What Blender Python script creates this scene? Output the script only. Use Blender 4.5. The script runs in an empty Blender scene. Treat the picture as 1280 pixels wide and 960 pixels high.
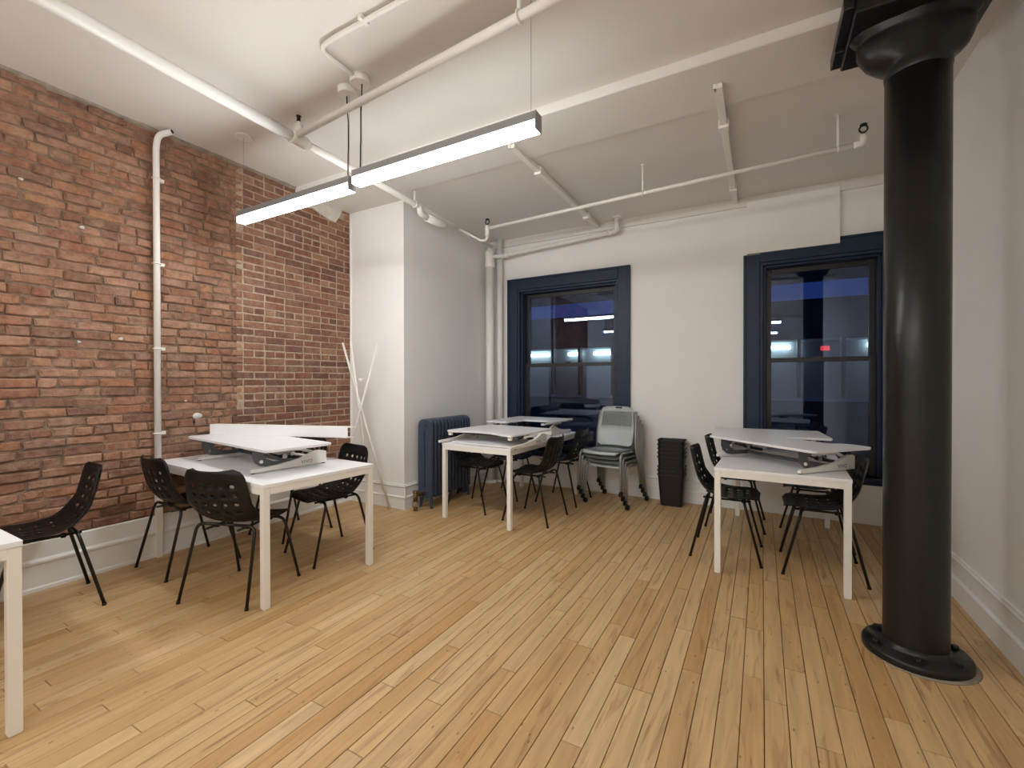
import bpy, bmesh, math, random
from mathutils import Vector, Matrix
C = bpy.context.scene.collection
S = bpy.context.scene
random.seed(11)
R_ = math.radians

# ------------------------------------------------------------------ camera
cam = bpy.data.cameras.new('camera')
cam.sensor_width = 36.0
cam.lens = 15.788
cam.clip_start = 0.05
co = bpy.data.objects.new('camera', cam)
C.objects.link(co)
co.rotation_euler = (Matrix.Rotation(R_(29.088), 4, 'Z') @ Matrix.Rotation(R_(90 - 0.363), 4, 'X') @ Matrix.Rotation(R_(-0.0755), 4, 'Z')).to_euler()
co.location = (0, 0, 1.347)
S.camera = co
# ------------------------------------------------------------------ world: deep blue dusk
w = bpy.data.worlds.new('dusk'); S.world = w
w.use_nodes = True
w.node_tree.nodes['Background'].inputs[0].default_value = (0.02, 0.045, 0.16, 1)
w.node_tree.nodes['Background'].inputs[1].default_value = 0.35
# ------------------------------------------------------------------ exposure
S.view_settings.view_transform = 'Standard'
S.view_settings.look = 'None'
S.view_settings.exposure = 0.0
S.view_settings.gamma = 1.0
S.view_settings.use_curve_mapping = False
LAMP = 56.0          # radiance of the opal lamp diffusers
LAMP_COL = (0.965, 0.99, 0.98)

S.cycles.max_bounces = 12; S.cycles.diffuse_bounces = 8
# ------------------------------------------------------------------ helpers
def srgb(r, g, b):
    f = lambda c: (c/255/12.92) if c/255 <= .04045 else ((c/255+.055)/1.055)**2.4
    return (f(r), f(g), f(b), 1)

def tag(o, label=None, cat=None, group=None, kind=None):
    if label: o['label'] = label
    if cat: o['category'] = cat
    if group: o['group'] = group
    if kind: o['kind'] = kind
    return o

def empty(name, loc=(0,0,0), rz=0, **k):
    o = bpy.data.objects.new(name, None)
    o.empty_display_size = .1
    C.objects.link(o); o.location = loc; o.rotation_euler = (0,0,rz)
    return tag(o, **k)

class MB:
    def __init__(s): s.v = []; s.f = []; s.sm = []
    def add(s, vs, fs, smooth=False):
        n = len(s.v); s.v += [tuple(v) for v in vs]
        s.f += [tuple(i+n for i in f) for f in fs]; s.sm += [smooth]*len(fs)
        return s
    def box(s, x0, x1, y0, y1, z0, z1, M=None, b=0.0):
        if b <= 0:
            vs = [(x,y,z) for z in (z0,z1) for y in (y0,y1) for x in (x0,x1)]
            fs = [(0,2,3,1),(4,5,7,6),(0,1,5,4),(2,6,7,3),(0,4,6,2),(1,3,7,5)]
        else:   # chamfered box
            vs = []
            cs = ((x0+x1)/2, (y0+y1)/2, (z0+z1)/2); h = (abs(x1-x0)/2, abs(y1-y0)/2, abs(z1-z0)/2)
            b = min(b, .49*min(h)*2)
            idx = {}
            for sx in (-1,1):
                for sy in (-1,1):
                    for sz in (-1,1):
                        for ax in range(3):
                            p = [sx*h[0], sy*h[1], sz*h[2]]
                            sg = (sx,sy,sz)
                            for a in range(3):
                                if a != ax: p[a] -= sg[a]*b
                            idx[(sx,sy,sz,ax)] = len(vs); vs.append([cs[i]+p[i] for i in range(3)])
            fs = []
            for ax in range(3):
                a1, a2 = (ax+1)%3, (ax+2)%3
                for sg in (-1,1):
                    loop = []
                    for (u,v_) in ((-1,-1),(1,-1),(1,1),(-1,1)):
                        k = [0,0,0]; k[ax]=sg; k[a1]=u; k[a2]=v_
                        loop.append(idx[(k[0],k[1],k[2],ax)])
                    fs.append(tuple(loop if sg > 0 else loop[::-1]))
            for ax in range(3):          # edges along ax
                a1, a2 = (ax+1)%3, (ax+2)%3
                for u in (-1,1):
                    for v_ in (-1,1):
                        def kk(s_, a):
                            k=[0,0,0]; k[ax]=s_; k[a1]=u; k[a2]=v_; return idx[(k[0],k[1],k[2],a)]
                        q = (kk(-1,a1), kk(1,a1), kk(1,a2), kk(-1,a2))
                        fs.append(q if u*v_ < 0 else q[::-1])
            for sx in (-1,1):
                for sy in (-1,1):
                    for sz in (-1,1):
                        t = tuple(idx[(sx,sy,sz,a)] for a in range(3))
                        fs.append(t if sx*sy*sz > 0 else t[::-1])
        if M is not None: vs = [M @ Vector(v) for v in vs]
        return s.add(vs, fs)
    def tube(s, pts, r, n=10, caps=True, closed=False):
        pts = [Vector(p) for p in pts]; m = len(pts)
        rs = r if isinstance(r, (list,tuple)) else [r]*m
        tans = []
        for i in range(m):
            if closed: t = pts[(i+1)%m]-pts[i-1]
            else: t = pts[min(i+1,m-1)]-pts[max(i-1,0)]
            tans.append(t.normalized())
        ref = Vector((0,0,1)) if abs(tans[0].z) < .9 else Vector((1,0,0))
        nrm = tans[0].cross(ref).normalized()
        vs = []
        for i in range(m):
            nrm = (nrm - tans[i]*nrm.dot(tans[i])).normalized()
            bn = tans[i].cross(nrm)
            for k in range(n):
                a = 2*math.pi*k/n
                vs.append(pts[i] + (nrm*math.cos(a)+bn*math.sin(a))*rs[i])
        fs = []
        for i in range(m if closed else m-1):
            j = (i+1)%m
            for k in range(n):
                l = (k+1)%n
                fs.append((i*n+k, i*n+l, j*n+l, j*n+k))
        s.add(vs, fs, True)
        if caps and not closed:
            n0 = len(s.v)-len(vs)
            s.f.append(tuple(n0+k for k in range(n))[::-1]); s.sm.append(False)
            s.f.append(tuple(n0+(m-1)*n+k for k in range(n))); s.sm.append(False)
        return s
    def cyl(s, a, b, r, n=16): return s.tube([a,b], r, n)
    def lathe(s, prof, c=(0,0,0), n=32, smooth=True):
        vs = []; fs = []
        for (r,z) in prof:
            for k in range(n):
                a = 2*math.pi*k/n
                vs.append((c[0]+r*math.cos(a), c[1]+r*math.sin(a), c[2]+z))
        m = len(prof)
        for i in range(m-1):
            for k in range(n):
                l = (k+1)%n
                fs.append((i*n+k, i*n+l, (i+1)*n+l, (i+1)*n+k))
        s.add(vs, fs, smooth)
        n0 = len(s.v)-len(vs)
        s.f.append(tuple(n0+k for k in range(n))[::-1]); s.sm.append(False)
        s.f.append(tuple(n0+(m-1)*n+k for k in range(n))); s.sm.append(False)
        return s
    def prism(s, poly, z0, z1, M=None):
        n = len(poly)
        vs = [(x,y,z0) for x,y in poly] + [(x,y,z1) for x,y in poly]
        fs = [tuple(range(n))[::-1], tuple(range(n,2*n))] + [(i,(i+1)%n,(i+1)%n+n,i+n) for i in range(n)]
        if M is not None: vs = [M @ Vector(v) for v in vs]
        return s.add(vs, fs)
    def mesh(s, name):
        me = bpy.data.meshes.new(name)
        me.from_pydata(s.v, [], s.f); me.update()
        me.polygons.foreach_set('use_smooth', s.sm)
        return me
    def build(s, name, mat, parent=None, loc=None, recalc=True, **k):
        me = s.mesh(name)
        if recalc:
            bm = bmesh.new(); bm.from_mesh(me); bmesh.ops.recalc_face_normals(bm, faces=bm.faces[:]); bm.to_mesh(me); bm.free()
        me.materials.append(mat)
        return link(name, me, parent, loc, **k)

def link(name, me, parent=None, loc=None, **k):
    o = bpy.data.objects.new(name, me); C.objects.link(o)
    if parent: o.parent = parent
    if loc: o.location = loc
    return tag(o, **k)

def bevel_obj(o, wdt, seg=2, ang=35):
    m = o.modifiers.new('bevel', 'BEVEL'); m.width = wdt; m.segments = seg; m.limit_method = 'ANGLE'; m.angle_limit = R_(ang)
    return o

def copy_tree(o, parent=None):
    c = o.copy(); C.objects.link(c)
    if parent: c.parent = parent
    for ch in list(o.children): copy_tree(ch, c)
    return c

def arc(c, r, a0, a1, n, u, v):
    c = Vector(c); u = Vector(u); v = Vector(v)
    return [c + u*r*math.cos(a0+(a1-a0)*i/n) + v*r*math.sin(a0+(a1-a0)*i/n) for i in range(n+1)]

# fillet a polyline's corners with arcs
def fillet(pts, r, n=5):
    pts = [Vector(p) for p in pts]; out = [pts[0]]
    for i in range(1, len(pts)-1):
        a = (pts[i-1]-pts[i]); b = (pts[i+1]-pts[i])
        d = min(r, a.length*.45, b.length*.45)
        p0 = pts[i]+a.normalized()*d; p1 = pts[i]+b.normalized()*d
        for k in range(n+1):
            t = k/n; out.append((1-t)**2*p0 + 2*t*(1-t)*pts[i] + t*t*p1)
    out.append(pts[-1]); return out

# ------------------------------------------------------------------ materials
def nodes(name):
    m = bpy.data.materials.new(name); m.use_nodes = True
    nt = m.node_tree; b = nt.nodes['Principled BSDF']
    return m, nt, b
def N(nt, t, **k):
    n = nt.nodes.new(t)
    for a, v in k.items(): setattr(n, a, v)
    return n

def plain(name, col, rough=.5, metal=0, spec=.5, var=.0, scale=8, bump=0, bscale=60):
    m, nt, b = nodes(name)
    b.inputs['Roughness'].default_value = rough; b.inputs['Metallic'].default_value = metal
    b.inputs['Specular IOR Level'].default_value = spec
    geo = N(nt, 'ShaderNodeNewGeometry')
    nz = N(nt, 'ShaderNodeTexNoise'); nz.inputs['Scale'].default_value = scale; nz.inputs['Detail'].default_value = 4
    nt.links.new(geo.outputs['Position'], nz.inputs['Vector'])
    r = N(nt, 'ShaderNodeValToRGB')
    c0 = [max(0, c*(1-var)) for c in col[:3]] + [1]; c1 = [min(1, c*(1+var)) for c in col[:3]] + [1]
    r.color_ramp.elements[0].position = .3; r.color_ramp.elements[1].position = .7
    r.color_ramp.elements[0].color = c0; r.color_ramp.elements[1].color = c1
    nt.links.new(nz.outputs['Fac'], r.inputs['Fac']); nt.links.new(r.outputs['Color'], b.inputs['Base Color'])
    if bump:
        n2 = N(nt, 'ShaderNodeTexNoise'); n2.inputs['Scale'].default_value = bscale; n2.inputs['Detail'].default_value = 3
        nt.links.new(geo.outputs['Position'], n2.inputs['Vector'])
        bp = N(nt, 'ShaderNodeBump'); bp.inputs['Strength'].default_value = bump; bp.inputs['Distance'].default_value = .01
        nt.links.new(n2.outputs['Fac'], bp.inputs['Height']); nt.links.new(bp.outputs['Normal'], b.inputs['Normal'])
    return m

def emit(name, col, st):
    m = bpy.data.materials.new(name); m.use_nodes = True; nt = m.node_tree
    nt.nodes.remove(nt.nodes['Principled BSDF'])
    e = N(nt, 'ShaderNodeEmission'); e.inputs[0].default_value = (*col[:3], 1); e.inputs[1].default_value = st
    nt.links.new(e.outputs[0], nt.nodes['Material Output'].inputs[0]); return m

M = {}
M['wall'] = plain('painted plaster wall', srgb(235,234,232), .55, var=.012, scale=3, bump=.12, bscale=14)
M['ceiling'] = plain('ceiling paint', srgb(219,216,212), .65, var=.015, scale=2, bump=.08, bscale=10)
M['trim_white'] = plain('white gloss trim', srgb(234,234,232), .38, var=.015, scale=6, bump=.05, bscale=20)
M['pipe_white'] = plain('white painted pipe', srgb(232,230,226), .4, var=.015, scale=12, bump=.05)
M['navy'] = plain('navy trim paint', srgb(27,42,66), .45, spec=.35, var=.06, scale=9, bump=.06, bscale=25)
M['navy_radiator'] = plain('slate blue radiator paint', srgb(58,68,86), .42, var=.05, scale=12, bump=.05)
M['bronze'] = plain('dark bronze sash', srgb(34,30,28), .4, var=.05)
M['iron'] = plain('black painted cast iron', srgb(25,25,25), .32, spec=.38, var=.1, scale=20, bump=.2, bscale=18)
M['black_plastic'] = plain('black plastic', srgb(15,14,14), .45, spec=.35, var=.05, scale=30, bump=.03, bscale=200)
M['black_metal'] = plain('black powder coat', srgb(16,15,15), .38)
M['black_bin'] = plain('black bin plastic', srgb(14,14,15), .38)
M['table_white'] = plain('white laminate', srgb(236,236,238), .32, var=.008)
M['frame_white'] = plain('white powder coat', srgb(232,229,222), .35, var=.01)
M['riser_white'] = plain('white riser board', srgb(228,227,230), .35, var=.012, scale=20)
M['riser_grey'] = plain('dark grey riser steel', srgb(84,84,88), .45, var=.03)
M['chrome'] = plain('bright steel', srgb(190,190,190), .25, metal=.9)
M['chair_grey'] = plain('grey chair plastic', srgb(186,193,194), .45, var=.02)
M['chair_frame'] = plain('silver chair frame', srgb(150,150,146), .4, metal=.3)
M['lamp_body'] = plain('anodised lamp body', srgb(150,150,152), .45, metal=.2)
M['cable'] = plain('black cable', srgb(14,14,14), .5)
M['wire'] = plain('steel wire', srgb(110,105,100), .4, metal=.5)
M['brass'] = plain('brass valve', srgb(120,98,62), .45, metal=.6, var=.2)
M['mortar'] = plain('lime mortar', srgb(172,152,132), .9, var=.22, scale=22, bump=.5, bscale=70)
M['mortar_old'] = plain('old brown mortar', srgb(128,106,90), .9, var=.35, scale=16, bump=.6, bscale=60)
M['plaster_rough'] = plain('rough plaster', srgb(205,200,192), .8, var=.08, scale=20, bump=.4, bscale=40)
M['subfloor'] = plain('dark floor gap', srgb(66,46,28), .8)
M['dark_ext'] = plain('dark street facade', srgb(70,66,70), .8, var=.25, scale=2)
M['ext_room'] = plain('far office wall', srgb(185,192,198), .7)
M['grey_blue'] = plain('blue fascia', srgb(60,80,160), .6)
M['lamp'] = emit('opal diffuser', LAMP_COL, LAMP)
M['lamp_added'] = emit('opal diffuser, dimmed', LAMP_COL, LAMP*.66)
M['letter'] = plain('grey print', srgb(70,70,72), .5)
M['darkening'] = plain('dark hole', srgb(20,14,10), .9)  # near-black stands in for the shade inside the wall hole and conduit end

def glass():
    m = bpy.data.materials.new('window glass'); m.use_nodes = True; nt = m.node_tree
    nt.nodes.remove(nt.nodes['Principled BSDF'])
    t = N(nt, 'ShaderNodeBsdfTransparent'); t.inputs[0].default_value = (.9,.93,.95,1)
    g = N(nt, 'ShaderNodeBsdfGlossy'); g.inputs['Roughness'].default_value = .0; g.inputs[0].default_value = (.55,.68,1,1)
    fr = N(nt, 'ShaderNodeFresnel'); fr.inputs[0].default_value = 1.52
    mu = N(nt, 'ShaderNodeMath', operation='MULTIPLY'); mu.inputs[1].default_value = 1.9; mu.use_clamp = True
    nt.links.new(fr.outputs[0], mu.inputs[0])
    mx = N(nt, 'ShaderNodeMixShader')
    nt.links.new(mu.outputs[0], mx.inputs[0]); nt.links.new(t.outputs[0], mx.inputs[1]); nt.links.new(g.outputs[0], mx.inputs[2])
    nt.links.new(mx.outputs[0], nt.nodes['Material Output'].inputs[0]); return m
M['glass'] = glass()

def brick_mat(name, cols, per_object, dirt=.5):
    """brick colour: one random tone per brick, soot and lime smears in world space"""
    m, nt, b = nodes(name)
    b.inputs['Roughness'].default_value = .85; b.inputs['Specular IOR Level'].default_value = .25
    geo = N(nt, 'ShaderNodeNewGeometry')
    if per_object:
        src = N(nt, 'ShaderNodeObjectInfo').outputs['Random']
    else:
        src = N(nt, 'ShaderNodeAttribute', attribute_name='tone').outputs['Fac']
    r = N(nt, 'ShaderNodeValToRGB'); cr = r.color_ramp
    while len(cr.elements) < len(cols): cr.elements.new(.5)
    for i, c in enumerate(cols):
        cr.elements[i].position = i/(len(cols)-1); cr.elements[i].color = srgb(*c)
    nt.links.new(src, r.inputs['Fac'])
    # mottling
    n1 = N(nt, 'ShaderNodeTexNoise'); n1.inputs['Scale'].default_value = 26; n1.inputs['Detail'].default_value = 6; n1.inputs['Roughness'].default_value = .65
    nt.links.new(geo.outputs['Position'], n1.inputs['Vector'])
    mr = N(nt, 'ShaderNodeMapRange'); mr.inputs[1].default_value = .3; mr.inputs[2].default_value = .7; mr.inputs[3].default_value = .66; mr.inputs[4].default_value = 1.22
    nt.links.new(n1.outputs['Fac'], mr.inputs[0])
    mul = N(nt, 'ShaderNodeMix', data_type='RGBA', blend_type='MULTIPLY'); mul.inputs[0].default_value = 1
    cc = N(nt, 'ShaderNodeCombineColor')
    for i in range(3): nt.links.new(mr.outputs[0], cc.inputs[i])
    nt.links.new(r.outputs['Color'], mul.inputs[6]); nt.links.new(cc.outputs[0], mul.inputs[7])
    # lime smears
    n2 = N(nt, 'ShaderNodeTexNoise'); n2.inputs['Scale'].default_value = 7; n2.inputs['Detail'].default_value = 7; n2.inputs['Roughness'].default_value = .7
    nt.links.new(geo.outputs['Position'], n2.inputs['Vector'])
    m2 = N(nt, 'ShaderNodeMapRange'); m2.inputs[1].default_value = .5; m2.inputs[2].default_value = .72; m2.inputs[3].default_value = 0; m2.inputs[4].default_value = dirt
    nt.links.new(n2.outputs['Fac'], m2.inputs[0])
    mix = N(nt, 'ShaderNodeMix', data_type='RGBA'); mix.inputs[7].default_value = srgb(178,150,128)
    nt.links.new(m2.outputs[0], mix.inputs[0]); nt.links.new(mul.outputs[2], mix.inputs[6])
    nt.links.new(mix.outputs[2], b.inputs['Base Color'])
    n3 = N(nt, 'ShaderNodeTexNoise'); n3.inputs['Scale'].default_value = 45; n3.inputs['Detail'].default_value = 5
    nt.links.new(geo.outputs['Position'], n3.inputs['Vector'])
    bp = N(nt, 'ShaderNodeBump'); bp.inputs['Strength'].default_value = .55; bp.inputs['Distance'].default_value = .012
    nt.links.new(n3.outputs['Fac'], bp.inputs['Height']); nt.links.new(bp.outputs['Normal'], b.inputs['Normal'])
    return m
OLD = [(120,90,74),(144,106,86),(158,118,97),(138,106,92),(168,130,108),(150,106,84),(128,96,82),(158,116,92),(172,136,114),(146,100,80),(164,120,92)]
NEW = [(108,78,68),(134,96,80),(120,88,76),(148,108,88),(128,86,72),(156,118,96),(114,86,78)]
M['brick_old'] = brick_mat('old brick', OLD, True, .7)
M['brick_old_far'] = brick_mat('old brick joined', OLD, False, .7)
M['brick_new'] = brick_mat('infill brick', NEW, True, .3)
M['brick_new_far'] = brick_mat('infill brick joined', NEW, False, .3)

def plank_mat(name, per_object):
    m, nt, b = nodes(name)
    b.inputs['Specular IOR Level'].default_value = .45
    geo = N(nt, 'ShaderNodeNewGeometry')
    src = N(nt, 'ShaderNodeObjectInfo').outputs['Random'] if per_object else N(nt, 'ShaderNodeAttribute', attribute_name='tone').outputs['Fac']
    r = N(nt, 'ShaderNodeValToRGB'); cr = r.color_ramp
    cols = [(190,153,106),(197,162,116),(201,168,123),(192,154,104),(199,165,119),(204,172,129),(184,143,92),(196,161,114),(200,167,122)]
    while len(cr.elements) < len(cols): cr.elements.new(.5)
    for i, c in enumerate(cols):
        cr.elements[i].position = i/(len(cols)-1); cr.elements[i].color = srgb(*c)
    nt.links.new(src, r.inputs['Fac'])
    # grain stretched along the board, shifted board by board
    off = N(nt, 'ShaderNodeVectorMath', operation='SCALE'); cx = N(nt, 'ShaderNodeCombineXYZ')
    nt.links.new(src, cx.inputs[1]); nt.links.new(src, cx.inputs[0]); nt.links.new(cx.outputs[0], off.inputs[0]); off.inputs['Scale'].default_value = 37
    ad = N(nt, 'ShaderNodeVectorMath', operation='ADD')
    nt.links.new(geo.outputs['Position'], ad.inputs[0]); nt.links.new(off.outputs[0], ad.inputs[1])
    mp = N(nt, 'ShaderNodeMapping'); mp.inputs['Scale'].default_value = (30, 2.2, 1)
    nt.links.new(ad.outputs[0], mp.inputs[0])
    n1 = N(nt, 'ShaderNodeTexNoise'); n1.inputs['Scale'].default_value = 1; n1.inputs['Detail'].default_value = 6; n1.inputs['Distortion'].default_value = .8
    nt.links.new(mp.outputs[0], n1.inputs['Vector'])
    mr = N(nt, 'ShaderNodeMapRange'); mr.inputs[1].default_value = .3; mr.inputs[2].default_value = .7; mr.inputs[3].default_value = .82; mr.inputs[4].default_value = 1.09
    nt.links.new(n1.outputs['Fac'], mr.inputs[0])
    # darker heartwood streaks and knots
    mp2 = N(nt, 'ShaderNodeMapping'); mp2.inputs['Scale'].default_value = (22, 2.0, 1)
    nt.links.new(ad.outputs[0], mp2.inputs[0])
    n2 = N(nt, 'ShaderNodeTexNoise'); n2.inputs['Scale'].default_value = 1; n2.inputs['Detail'].default_value = 5; n2.inputs['Distortion'].default_value = 1.6
    nt.links.new(mp2.outputs[0], n2.inputs['Vector'])
    m2 = N(nt, 'ShaderNodeMapRange'); m2.inputs[1].default_value = .57; m2.inputs[2].default_value = .74; m2.inputs[3].default_value = 0; m2.inputs[4].default_value = .72
    nt.links.new(n2.outputs['Fac'], m2.inputs[0])
    # small dark specks and nail marks
    mp3 = N(nt, 'ShaderNodeMapping'); mp3.inputs['Scale'].default_value = (24, 12, 1)
    nt.links.new(geo.outputs['Position'], mp3.inputs[0])
    vo = N(nt, 'ShaderNodeTexVoronoi'); vo.inputs['Scale'].default_value = .8
    nt.links.new(mp3.outputs[0], vo.inputs['Vector'])
    m3 = N(nt, 'ShaderNodeMapRange'); m3.inputs[1].default_value = .06; m3.inputs[2].default_value = .1; m3.inputs[3].default_value = .6; m3.inputs[4].default_value = 0
    nt.links.new(vo.outputs['Distance'], m3.inputs[0])
    cc = N(nt, 'ShaderNodeCombineColor')
    for i in range(3): nt.links.new(mr.outputs[0], cc.inputs[i])
    mul = N(nt, 'ShaderNodeMix', data_type='RGBA', blend_type='MULTIPLY'); mul.inputs[0].default_value = 1
    nt.links.new(r.outputs['Color'], mul.inputs[6]); nt.links.new(cc.outputs[0], mul.inputs[7])
    mix = N(nt, 'ShaderNodeMix', data_type='RGBA'); mix.inputs[7].default_value = srgb(132,90,52)
    nt.links.new(m2.outputs[0], mix.inputs[0]); nt.links.new(mul.outputs[2], mix.inputs[6])
    mx3 = N(nt, 'ShaderNodeMix', data_type='RGBA'); mx3.inputs[7].default_value = srgb(84,58,38)
    nt.links.new(m3.outputs[0], mx3.inputs[0]); nt.links.new(mix.outputs[2], mx3.inputs[6])
    nt.links.new(mx3.outputs[2], b.inputs['Base Color'])
    rr = N(nt, 'ShaderNodeMapRange'); rr.inputs[3].default_value = .36; rr.inputs[4].default_value = .55
    nt.links.new(n1.outputs['Fac'], rr.inputs[0]); nt.links.new(rr.outputs[0], b.inputs['Roughness'])
    bp = N(nt, 'ShaderNodeBump'); bp.inputs['Strength'].default_value = .12; bp.inputs['Distance'].default_value = .003
    nt.links.new(n1.outputs['Fac'], bp.inputs['Height']); nt.links.new(bp.outputs['Normal'], b.inputs['Normal'])
    return m
M['plank'] = plank_mat('maple plank', True)
M['plank_far'] = plank_mat('maple plank joined', False)

# ------------------------------------------------------------------ room dimensions (m)
XB, XR, YB, YP, XP, YF = -4.09, 1.062, 5.287, 3.572, -3.285, -5.2
HF, HB, HS = 3.288, 3.249, 3.222
CAM = Vector((0,0,1.347))

# ---- floor
floor = MB().box(XB-.1, XR+.1, YF-.1, YB+.1, -.12, -.0155).build('floor', M['subfloor'], kind='structure')
PW = .0835
cells = []
x = .011 - 49*PW
while x < XR:
    x1 = x + PW
    y = YF + random.uniform(-.8, 0)
    while y < YB:
        L = random.choice((.45,.62,.8,.95,1.1,1.3,1.55,1.8))
        cells.append((max(x,XB), min(x1,XR), max(y,YF), min(y+L,YB)))
        y += L
    x = x1
def fvis(c):
    """rough size of the board in the photo; 0 outside the view"""
    px, py = (c[0]+c[1])/2, (c[2]+c[3])/2
    fx, fy = -.486, .874
    best = 0
    for yy in (c[2], (c[2]+c[3])/2, c[3]):
        d = px*fx + yy*fy; l = px*fy - yy*fx
        if d > 1.3 and abs(l)/d < 1.2: best = max(best, (c[1]-c[0])/d*min(c[3]-c[2], 1)/d)
    return best
order = sorted(cells, key=lambda c: -fvis(c))
near = [c for c in order[:300] if fvis(c) > 0]
pm_cache = {}
def plank_mesh(wd, L, th):
    k = (round(wd,3), round(L,3))
    if k not in pm_cache:
        b = MB(); g = .0015; ch = .0014
        h, l = wd/2-g, L/2-g
        vs = [(-h,-l,-th),(h,-l,-th),(h,l,-th),(-h,l,-th),(-h,-l,-ch),(h,-l,-ch),(h,l,-ch),(-h,l,-ch),(-h+ch,-l+ch,0),(h-ch,-l+ch,0),(h-ch,l-ch,0),(-h+ch,l-ch,0)]
        fs = [(0,1,5,4),(1,2,6,5),(2,3,7,6),(3,0,4,7),(4,5,9,8),(5,6,10,9),(6,7,11,10),(7,4,8,11),(8,9,10,11)]
        b.add(vs, fs); me = b.mesh('plank'); me.materials.append(M['plank']); pm_cache[k] = me
    return pm_cache[k]
for c in near:
    o = link('plank', plank_mesh(c[1]-c[0], c[3]-c[2], .015), floor, ((c[0]+c[1])/2, (c[2]+c[3])/2, random.uniform(-.0006,.0003)))
b = MB(); tones = []
nearset = set(near)
for c in cells:
    if c in nearset or c[3]-c[2] < .004: continue
    src = plank_mesh(c[1]-c[0], c[3]-c[2], .015)
    t = random.random(); zz = random.uniform(-.0006,.0003)
    b.add([(v.co.x+(c[0]+c[1])/2, v.co.y+(c[2]+c[3])/2, v.co.z+zz) for v in src.vertices], [tuple(p.vertices) for p in src.polygons])
    tones += [t]*len(src.polygons)
fo = b.build('plank', M['plank_far'], floor, recalc=False, kind='stuff')
at = fo.data.attributes.new('tone', 'FLOAT', 'FACE'); at.data.foreach_set('value', tones)

# ---- walls
wl = MB().box(XB-.16, XB-.012, YF, YP+.3, -.02, HF).build('wall_left', M['mortar_old'], kind='structure')
MB().box(XB-.013, XB-.0045, 2.31, YP, .3, HF-.02).build('infill_mortar', M['mortar'], wl)
CR = .066
bricks = []
nc = int((HF-.32)/CR)
for i in range(nc+1):
    z0 = .315 + i*CR
    if z0 > HF-.02: break
    z1 = min(z0+CR, HF-.008)
    tooth = 2.265 if (i//3) % 2 else 2.365
    if i > 34: tooth = 2.365
    y = -.8 - random.uniform(0,.2)
    header = (i % 7 == 3)
    while y < tooth-.02:
        L = (random.choice((.10,.105,.11)) if header else random.choice((.20,.205,.21,.21,.2,.105)))
        y1 = y+L
        if tooth-y1 < .06: y1 = tooth
        bricks.append(('old', y, min(y1,tooth), z0+random.uniform(-.004,.004), z1+random.uniform(-.004,.004)))
        y = y1
    y = tooth; k = 0
    header = (i % 6 == 1)
    first = .10 if i % 2 else .2
    while y < YP:
        L = .1025 if header else .205
        if k == 0 and not header: L = first
        y1 = min(y+L, YP)
        if y1-y > .02: bricks.append(('new', y, y1, z0, z1))
        y = y1; k += 1
pm2 = {}
def brick_mesh(kind, L, Hh, var):
    rnd = random.Random(hash((kind, var)) if False else (var*17 + (3 if kind == 'old' else 91)))
    j = .0065 if kind == 'old' else .003
    gap = .0055 if kind == 'old' else .0065
    h, l, d = Hh/2-gap*rnd.uniform(.6,1.3), L/2-gap*rnd.uniform(.6,1.3), .02
    J = lambda: rnd.uniform(-j, j)
    ch = .006 if kind == 'old' else .004
    ring0 = [(-l,-h),(0,-h),(l,-h),(l,h),(0,h),(-l,h)]
    pts = []
    jit = [(J()*.8, J()*.8) for _ in ring0]
    for (a, c), (ja, jc) in zip(ring0, jit): pts.append((-d, a+ja, c+jc))
    for (a, c), (ja, jc) in zip(ring0, jit): pts.append((-ch+J()*.4, a+ja, c+jc))
    for (a, c), (ja, jc) in zip(ring0, jit): pts.append((J()*.6, (a+ja)*(1-ch*1.6/l)+J()*.3, (c+jc)*(1-ch*1.3/h)+J()*.3))
    fs = []
    for r0 in (0, 6):
        for k in range(6):
            q = (r0+k, r0+(k+1)%6, r0+6+(k+1)%6, r0+6+k); fs.append(q)
    fs += [(12,13,16,17),(13,14,15,16)]
    return pts, fs
def proj_size(bk):
    y, z = (bk[1]+bk[2])/2, (bk[3]+bk[4])/2
    d = XB*-.486 + y*.874; l = XB*.874 + y*.486
    if d < .8: return 0
    if l/d < -1.22 or (z-1.347)/d > .9: return 0
    dl = 1/d
    return (bk[2]-bk[1])*(bk[4]-bk[3])*dl*dl*dl
ranked = sorted(bricks, key=lambda q: -proj_size(q))
indiv = set(ranked[:300])
jb = {'old': (MB(), []), 'new': (MB(), [])}
cache = {}
def corbel_cut(bk):      # plaster round the beam end covers these
    y, z = (bk[1]+bk[2])/2, (bk[3]+bk[4])/2
    return 2.98 < y < 3.45 and z > 3.13
for n, bk in enumerate(bricks):
    if corbel_cut(bk): continue
    kind, y0, y1, z0, z1 = bk
    dx = random.uniform(-.008,.006) if kind == 'old' else random.uniform(-.0015,.0015)
    yc, zc = (y0+y1)/2, (z0+z1)/2
    if bk in indiv:
        L = round((y1-y0)/.01)*.01; var = n % 4
        key = (kind, L, var)
        if key not in cache:
            p, f = brick_mesh(kind, L, CR, var); m_ = MB().add(p, f).mesh('brick'); m_.materials.append(M['brick_'+kind])
            bm = bmesh.new(); bm.from_mesh(m_); bmesh.ops.recalc_face_normals(bm, faces=bm.faces[:])
            bm.to_mesh(m_); bm.free()
            cache[key] = m_
        o = link('brick', cache[key], wl, (XB+dx, yc, zc))
        o.rotation_euler = (random.uniform(-.012,.012) if kind == 'old' else 0, 0, random.uniform(-.01,.01) if kind == 'old' else 0)
        o.scale = (1, (y1-y0)/L, (z1-z0)/CR)
    else:
        p, f = brick_mesh(kind, y1-y0, z1-z0, n % 23)
        mb, tn = jb[kind]
        mb.add([(a+XB+dx, q+yc, c+zc) for a, q, c in p], f); tn += [random.random()]*len(f)
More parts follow.
